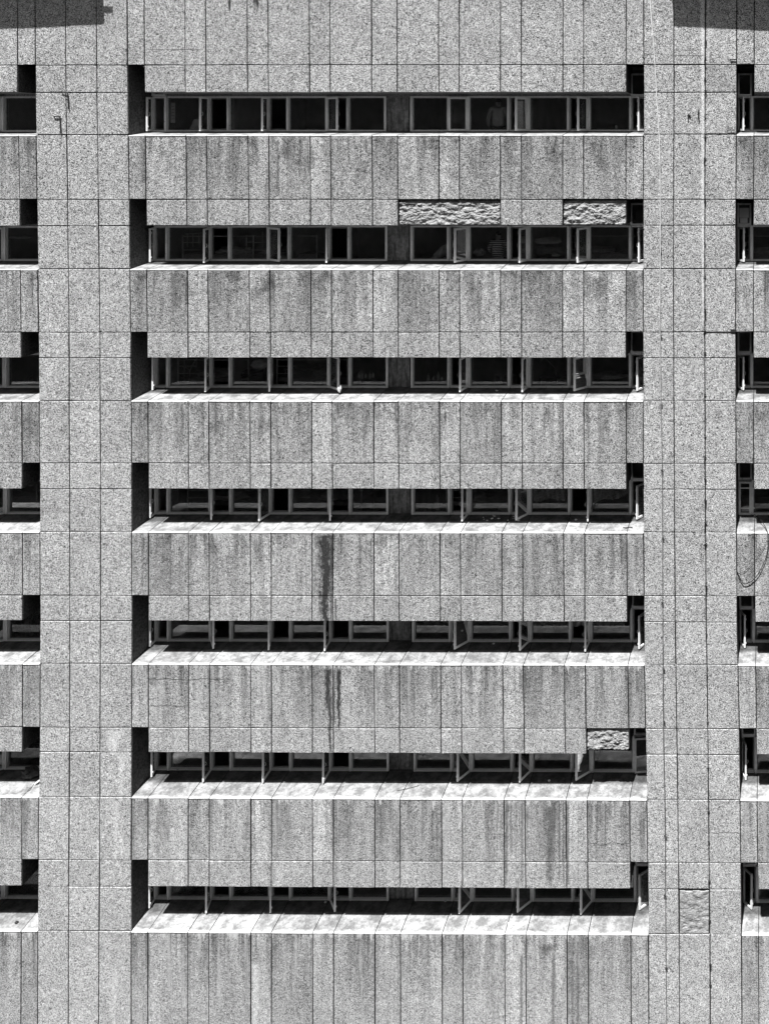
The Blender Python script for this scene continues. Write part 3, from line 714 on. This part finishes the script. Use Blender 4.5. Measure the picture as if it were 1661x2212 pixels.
# ------------------------------------------------------------------ things in the rooms
def floor_z(r): return Z(hy(ROW[r][2], 830)) - 1.0
def cup(p, r_, h, label):
    mb = MB(); n = 14
    for k in range(n):
        a, b = 2 * math.pi * k / n, 2 * math.pi * (k + 1) / n
        q_ = lambda t, rr, z: (p.x + rr * math.cos(t), p.y + rr * math.sin(t), p.z + z)
        mb.quad([q_(a, r_ * .75, 0), q_(b, r_ * .75, 0), q_(b, r_, h), q_(a, r_, h)]); mb.quad([q_(a, r_ * .9, h), q_(b, r_ * .9, h), q_(b, r_ * .65, .01), q_(a, r_ * .65, .01)]); mb.quad([q_(b, r_, h), q_(b, r_ * .9, h), q_(a, r_ * .9, h), q_(a, r_, h)])
        mb.quad([q_(b, r_ * .75, 0), q_(a, r_ * .75, 0), (p.x, p.y, p.z)])
    single(mb, 'paper_cup', M['paper'], label, 'cup')
cup(W(1331.5, 277.5, 1.10), .033, .095, 'white paper cup standing behind the top right window pane')
mb = MB(); a, b_ = W(369, 221, 1.35), W(378.5, 264, 1.35); mb.box(a.x, b_.x, 1.35, 1.354, b_.z, a.z)
for k in range(5): mb.box(a.x + .02, b_.x - .02, 1.347, 1.3495, a.z - .10 - k * .085, a.z - .085 - k * .085, 1)
single(mb, 'wall_notice', [M['paper'], M['cloth_mid']], 'tall white notice seen through the top left window', 'notice', smooth=False)
def curtain(x0, x1, y0, y1a, y1b, d, label, waves=5, seed=0):
    mb = MB(); n = 60; P = []
    for j in range(9):
        row = []
        for i in range(n + 1):
            u = i / n; v = j / 8; ye = y1a + (y1b - y1a) * u + 3 * math.sin(u * 9 + seed)
            p = W(x0 + (x1 - x0) * u, y0 + (ye - y0) * v, d); p.y += .035 * math.sin(u * waves * 6.28 + seed + .6 * v) * (0.6 + .4 * v)
            row.append(p)
        P.append(row)
    for j in range(8):
        for i in range(n): mb.quad([P[j][i], P[j + 1][i], P[j + 1][i + 1], P[j][i + 1]])
    o = single(mb, 'curtain', M['curtain'], label, 'curtain'); m = o.modifiers.new('thickness', 'SOLIDIFY'); m.thickness = .004
curtain(1149, 1222, 1035, 1082, 1078, 1.13, 'finely striped curtain behind the wide pane third from the right pier', 6)
curtain(1282, 1356, 1035, 1086, 1070, 1.13, 'finely striped curtain behind the wide pane next to the right notch', 6, 2)
curtain(368, 384, 1610, 1640, 1654, 1.10, 'white curtain corner hanging behind the first pane of the sixth floor row', 1, 1)
curtain(895, 1085, 1330, 1352, 1350, 1.5, 'dim curtain behind the windows right of the infill panel', 9, 4)
curtain(1145, 1350, 1330, 1352, 1354, 1.16, 'dim curtain behind the last two wide panes of the fifth row', 12, 5)
def drape(x0, x1, y, h, d, dy, label, mat, name='folded_blanket', cat='blanket', seed=0):
    c = (W(x0, y, d) + W(x1, y, d)) / 2; wd = (W(x1, y, d) - W(x0, y, d)).x / 2
    return single(lump(c, wd, dy, h, 12, seed, .28), name, mat, label, cat)
drape(1150, 1214, 519, .09, 1.45, .2, 'pale folded blanket lying behind a second-row pane', M['cloth_light'], seed=3)
drape(1150, 1222, 541, .14, 1.75, .3, 'dark heaped blanket under the pale folded one', M['cloth_mid'], seed=6)
drape(1192, 1209, 551, .04, 1.15, .08, 'white shoe-shaped bundle on the inner ledge of the second row', M['cloth_light'], 'cloth_bundle', 'bundle', 7)
drape(1076, 1106, 1099, .10, 1.3, .15, 'pale pillow leaning in a fourth-row window', M['cloth_light'], 'pillow', 'pillow', 9)
drape(1283, 1356, 811, .10, 1.5, .25, 'crumpled bedding behind the third-row window by the right notch', M['cloth_mid'], 'bedding', 'bedding', 4)
drape(1024, 1048, 545, .12, 1.4, .14, 'dark fuzzy lump in place of a dark-haired head beside the striped shirt', M['cloth_mid'], 'cloth_bundle', 'bundle', 5)  # head of dark hair, modelled only as a lump
drape(545, 582, 785, .13, 1.5, .15, 'patterned pillow thrown on bedding in the third row, left half', M['cloth_light'], 'pillow', 'pillow', 14)
drape(22, 70, 511, .06, 1.4, .15, 'pale towel over bedding in the far left second-row window', M['cloth_mid'], 'towel', 'towel', 11)
drape(512, 562, 805, .08, 1.7, .25, 'dark bedding under the patterned pillow', M['cloth_dark'], 'bedding', 'bedding', 19)
def chair(p, rz, label):
    R_ = Matrix.Rotation(rz, 3, 'Z'); t = root('metal_chair', p, label, 'chair', 'metal chairs in the rooms')
    L = lambda x, y, z: Vector(p) + R_ @ Vector((x, y, z))
    for s_ in (-1, 1):
        mb = MB(); mb.tube(curve_pts([L(.2 * s_, .2, 0), L(.2 * s_, .19, .42), L(.2 * s_, .15, .45), L(.2 * s_, -.15, .45)], 5), .013, 7); mb.build('leg', M['steel'], t, smooth=True)
        mb = MB(); mb.tube([L(.2 * s_, -.22, 0), L(.2 * s_, -.19, .45)], .013, 7); mb.build('leg', M['steel'], t, smooth=True)
    mb = MB(); mb.tube(curve_pts([L(-.2, -.19, .45), L(-.2, -.24, .82), L(-.14, -.26, .9), L(.14, -.26, .9), L(.2, -.24, .82), L(.2, -.19, .45)], 5), .013, 7); mb.build('back_frame', M['steel'], t, smooth=True)
    mb = MB(); mb.obox(L(0, 0, .465), R_ @ Vector((.2, 0, 0)), R_ @ Vector((0, .2, 0)), Vector((0, 0, .015))); mb.build('seat', M['cloth_mid'], t)
    mb = MB(); mb.obox(L(0, -.235, .76), R_ @ Vector((.18, 0, 0)), R_ @ Vector((0, .012, 0)), Vector((0, 0, .08))); mb.build('backrest', M['cloth_mid'], t)
f2 = floor_z(2)
def atf(r, x, d): p = W(x, 0, d); return Vector((p.x, d, floor_z(r)))
def raised(r, x, d, h): v = atf(r, x, d); v.z += h; return v
chair(raised(2, 1057, 1.55, .35), 2.2, 'metal chair turned sideways in the third row, next to a curved lamp arm')
chair(raised(2, 1092, 1.7, .30), 2.9, 'metal chair at the right side of a third-row pane')
chair(raised(2, 1196, 1.6, .32), 1.2, 'metal chair left of the folding lamp in the third row')
chair(raised(2, 42, 1.6, .32), 2.0, 'metal chair in the far left third-row window')
def table(r, x, d, w_, h, label):
    p = atf(r, x, d); t = root('table', p, label, 'table'); mb = MB(); mb.box(p.x - w_ / 2, p.x + w_ / 2, d - .3, d + .3, p.z + h, p.z + h + .03); mb.build('tabletop', M['cloth_mid'], t)
    for sx in (-1, 1):
        for sy in (-1, 1):
            mb = MB(); mb.tube([(p.x + sx * (w_ / 2 - .04), d + sy * .26, p.z), (p.x + sx * (w_ / 2 - .04), d + sy * .26, p.z + h)], .02, 6); mb.build('leg', M['steel'], t)
    return p.z + h + .03
zt = table(2, 1205, 2.1, .9, 1.15, 'high narrow table behind a third-row pane')
mb = MB(); mb.tube([Vector((W(1201, 0, 2.0).x, 2.0, zt)), W(1201, 797, 2.0), W(1176, 772, 2.0)], .014, 6); mb.tube([W(1176, 772, 2.0), W(1165, 780, 2.0)], [.02, .05], 8)
single(mb, 'desk_lamp', M['steel'], 'folding lamp on the high table in the third row', 'lamp')
zt = table(2, 655, 2.2, .8, 1.35, 'table with pale edge behind a third-row pane of the left half')
for i, (x, h) in enumerate(((775, .16), (782, .22), (790, .12), (799, .2), (806, .15))):
    p = W(x, 815 + (i % 2) * 3, 1.2); mb = MB(); mb.tube([p, p + Vector((0, 0, h * .6)), p + Vector((0, 0, h * .75)), p + Vector((0, 0, h))], [.03, .03, .012, .012], 10)
    single(mb, 'bottle', M['steel'] if i % 2 else M['cloth_light'], 'small bottle standing behind the third-row pane left of the infill panel', 'bottle', 'bottles by the window')
for i, (x, h) in enumerate(((925, .2), (937, .12), (947, .24), (954, .1))):
    p = W(x, 822, 1.25); mb = MB(); mb.tube([p, p + Vector((0, 0, h * .6)), p + Vector((0, 0, h * .75)), p + Vector((0, 0, h))], [.035, .035, .014, .014], 10)
    single(mb, 'jar', M['cloth_light'], 'small jar behind the third-row pane right of the infill panel', 'jar', 'jars by the window')
mb = lump(W(945, 1090, 1.3), .09, .07, .22, 9, 12, .6); single(mb, 'plastic_bag', M['cloth_mid'], 'tall crumpled bag behind the fourth-row pane right of the infill panel', 'bag')
for x, lb_ in ((918, 'white cup left of the tall crumpled bag, fourth row'), (928, 'white cup touching the tall crumpled bag, fourth row')): cup(W(x, 1104, 1.15), .04, .08, lb_)
mb = MB(); mb.tube([W(398, 835, 1.5), W(398, 778, 1.5), W(406, 772, 1.5)], .012, 6); mb.tube([W(398, 790, 1.5), W(410, 800, 1.5), W(423, 776, 1.5)], .014, 6); mb.tube([W(410, 800, 1.5), W(409, 830, 1.5)], .014, 6)
single(mb, 'drip_stand', M['steel'], 'forked metal stand behind the first wide pane of the third row', 'stand')
mb = MB()
for x in (405, 417, 430): mb.tube([W(x, 505, 1.6), W(x, 532 - (x % 3) * 3, 1.6)], .012, 5)
mb.tube([W(400, 505, 1.6), W(434, 503, 1.6)], .012, 5)
single(mb, 'hanger_rail', M['cloth_light'], 'pale rail with three hanging straps in the second row, left', 'rail')

def bunk(r, x, d, label, seed):
    rnd = random.Random(seed); p = atf(r, x, d); t = root('bunk_bed', p, label, 'bunk bed', 'bunk beds in the rooms')
    L, Wd = .95, .42
    for sx in (-1, 1):
        for sy in (-1, 1):
            mb = MB(); mb.tube([(p.x + sx * L, d + sy * Wd, p.z), (p.x + sx * L, d + sy * Wd, p.z + 1.75)], .02, 6); mb.build('leg', M['steel'], t)
    for h in (.35, 1.12):
        mb = MB(); mb.box(p.x - L + .03, p.x + L - .03, d - Wd + .03, d + Wd - .03, p.z + h, p.z + h + .11); mb.build('mattress', M['cloth_mid'], t)
        mb = lump((p.x + rnd.uniform(-.4, .4), d, p.z + h + .15), .45, .34, .11, 10, seed + h, .45); mb.build('blanket', M['cloth_light'] if rnd.random() < .6 else M['cloth_mid'], t, smooth=True)
    for hh in (1.35, 1.55, 1.72):
        mb = MB(); mb.tube([(p.x - L, d - Wd, p.z + hh), (p.x - L + (.5 if hh < 1.7 else 2 * L), d - Wd, p.z + hh)], .012, 6); mb.build('guard_rail', M['steel'], t)
bunk(1, 490, 1.75, 'bunk bed behind the second wide pane of the second row', 1); bunk(1, 625, 1.8, 'bunk bed behind the third wide pane of the second row', 2)
bunk(1, 1310, 1.8, 'bunk bed behind the pane beside the right notch, second row', 3); bunk(2, 480, 1.9, 'bunk bed behind the second wide pane of the third row', 4)
bunk(2, 690, 1.9, 'bunk bed left of the infill panel in the third row', 5); bunk(3, 500, 1.9, 'bunk bed behind the second wide pane of the fourth row', 6)
bunk(3, 720, 1.9, 'bunk bed left of the infill panel in the fourth row', 7); bunk(3, 1050, 1.9, 'bunk bed behind the leaning pillow, fourth row', 8)
bunk(3, 30, 1.8, 'bunk bed in the far left window of the fourth row', 9); bunk(1, 1655, 1.8, 'bunk bed in the far right window of the second row', 10)

# ------------------------------------------------------------------ people in the rooms
def skinned(name, joints, edges, mat, parent=None, levels=2):
    me = bpy.data.meshes.new(name); me.from_pydata([j[0] for j in joints], edges, []); me.materials.append(mat)
    o = place(name, me, (0, 0, 0), None)
    m = o.modifiers.new('skin', 'SKIN'); m.use_smooth_shade = True
    for i, j in enumerate(joints):
        r = j[1]; me.skin_vertices[0].data[i].radius = (r, r) if isinstance(r, (int, float)) else r
    me.skin_vertices[0].data[0].use_root = True
    s_ = o.modifiers.new('round', 'SUBSURF'); s_.levels = levels; s_.render_levels = levels
    return o
def person(loc, rz, label, pose, top, bottom, hairmat, scarf=False):
    """figure facing +Y before turning; pose: stand, sit, bend"""
    if pose == 'stand':
        pel = Vector((0, 0, .95)); che = Vector((0, -.01, 1.28)); nek = Vector((0, -.01, 1.48)); hd = Vector((0, .03, 1.62)); kne = Vector((.1, .03, .5)); ank = Vector((.1, 0, .08)); toe = Vector((.1, .16, .03)); hipx = .1
        elb = Vector((.27, .0, 1.15)); wri = Vector((.25, .12, .93))
    elif pose == 'sit':
        pel = Vector((0, 0, .50)); che = Vector((0, .02, .85)); nek = Vector((0, .04, 1.05)); hd = Vector((0, .09, 1.19)); kne = Vector((.12, .45, .50)); ank = Vector((.12, .45, .08)); toe = Vector((.12, .6, .03)); hipx = .1
        elb = Vector((.25, .10, .80)); wri = Vector((.16, .34, .66))
    else:
        pel = Vector((0, 0, .50)); che = Vector((0, .24, .74)); nek = Vector((0, .42, .86)); hd = Vector((0, .55, .92)); kne = Vector((.12, .45, .50)); ank = Vector((.12, .45, .08)); toe = Vector((.12, .6, .03)); hipx = .1
        elb = Vector((.26, .42, .60)); wri = Vector((.14, .62, .56))
    mx = lambda v: Vector((-v.x, v.y, v.z))
    sh = nek + (che - nek) * .22 + Vector((.18, 0, 0)); up = (hd - nek).normalized()
    J_ = [(pel, (.15, .11)), ((pel + che) / 2, (.13, .10)), (che, (.155, .11)), (nek + (che - nek) * .2, (.10, .08)), (nek + up * .01, .052), (hd - up * .05, .075), (hd + up * .03, (.078, .092)), (hd + up * .10, .05)]
    E = [(i, i + 1) for i in range(7)]
    for m_ in (lambda v: v, mx):
        b = len(J_); J_ += [(m_(sh), .055), (m_(elb), .04), (m_(wri), .027)]; E += [(3, b), (b, b + 1), (b + 1, b + 2)]
        fd = (wri - elb).normalized(); side = Vector((1, 0, 0)); palm = wri + fd * .07
        J_.append((m_(palm), (.036, .016))); E.append((b + 2, b + 3)); pb = b + 3
        for q_ in range(4):
            k = len(J_); off = side * (.027 - .018 * q_); Lf = (.075, .085, .08, .06)[q_]
            J_ += [(m_(palm + fd * .03 + off), .0085), (m_(palm + fd * (.03 + Lf * .55) + off + Vector((0, 0, -.008))), .008), (m_(palm + fd * (.03 + Lf * .9) + off + Vector((0, 0, -.03))), .0065)]; E += [(pb, k), (k, k + 1), (k + 1, k + 2)]
        k = len(J_); J_ += [(m_(wri + fd * .05 - side * .035 + Vector((0, 0, -.01))), .010), (m_(wri + fd * .085 - side * .05 + Vector((0, 0, -.02))), .008)]; E += [(pb, k), (k, k + 1)]
        b = len(J_); hip = pel + Vector((hipx, 0, -.06))
        J_ += [(m_(hip), .085), (m_(kne), .056), (m_(ank), .036), (m_(toe), (.035, .022))]; E += [(0, b), (b, b + 1), (b + 1, b + 2), (b + 2, b + 3)]
    body = skinned('person', J_, E, M['skin']); tag(body, label, 'person')
    kids = []
    T_ = [(pel + Vector((0, 0, -.04)), (.175, .135)), ((pel + che) / 2, (.155, .125)), (che, (.175, .13)), (nek + (che - nek) * .22, (.115, .09))]; TE = [(0, 1), (1, 2), (2, 3)]
    for m_ in (lambda v: v, mx):
        b = len(T_); T_ += [(m_(sh), .072), (m_(elb), .056), (m_(wri - (wri - elb) * .15), .042)]; TE += [(3, b), (b, b + 1), (b + 1, b + 2)]
    kids.append(skinned('shirt', T_, TE, top))
    T_ = [(pel, (.17, .13))]; TE = []
    for m_ in (lambda v: v, mx):
        b = len(T_); T_ += [(m_(pel + Vector((hipx, 0, -.06))), .10), (m_(kne), .072), (m_(ank + Vector((0, 0, .03))), .052)]; TE += [(0, b), (b, b + 1), (b + 1, b + 2)]
    kids.append(skinned('trousers', T_, TE, bottom))
    if scarf: hp = [(hd + up * .07, (.10, .115)), (hd - up * .03 - Vector((0, .02, 0)), (.105, .11)), (nek - Vector((0, .02, 0)), (.10, .09)), (nek - up * .10 - Vector((0, .03, 0)), (.17, .12))]; he = [(0, 1), (1, 2), (2, 3)]
    else: hp = [(hd + up * .085, .065), (hd + up * .03 - Vector((0, .03, 0)), (.088, .088)), (hd - up * .03 - Vector((0, .045, 0)), (.07, .05))]; he = [(0, 1), (1, 2)]
    kids.append(skinned('headscarf' if scarf else 'hair', hp, he, hairmat))
    # face
    fz = hd + up * .01 + Vector((0, .085, 0))
    mb = MB(); mb.tube([fz + Vector((0, .002, .02)), fz + Vector((0, .022, -.018))], [.006, .013], 6); kids.append(mb.build('nose', M['skin'], None, smooth=True))
    for sx in (-.03, .03):
        mb = lump(fz + Vector((sx, -.004, .025)), .013, .008, .008, 5, 0, 0); kids.append(mb.build('eye', M['cloth_dark'], None, smooth=True))
    mb = MB(); mb.tube([fz + Vector((-.022, -.006, -.045)), fz + Vector((0, .003, -.047)), fz + Vector((.022, -.006, -.045))], .005, 5); kids.append(mb.build('mouth', M['cloth_mid'], None, smooth=True))
    for k in kids: k.parent = body
    body.location = loc; body.rotation_euler = (0, 0, rz)
    return body
p = W(420, 262, 1.32); p.z -= 1.19; person(p, -.5, 'person in a pale headscarf sitting behind the top left window', 'sit', M['cloth_light'], M['cloth_dark'], M['paper'], scarf=True)
p = W(1076, 229, 1.35); p.z -= 1.50; person(p, .15, 'person in a loose pale shirt standing with their back to the top window', 'stand', M['cloth_light'], M['cloth_dark'], M['hair'])
p = W(936, 551, 1.4); p.z -= .62; person(p, -1.2, 'person in a pale headscarf and gown leaning over behind a second-row window', 'bend', M['cloth_light'], M['cloth_mid'], M['cloth_light'], scarf=True)
p = W(1075, 520, 1.3); p.z -= 1.03; person(p, .1, 'person in a striped shirt sitting with their back to a second-row window', 'sit', M['stripe'], M['cloth_dark'], M['hair'])
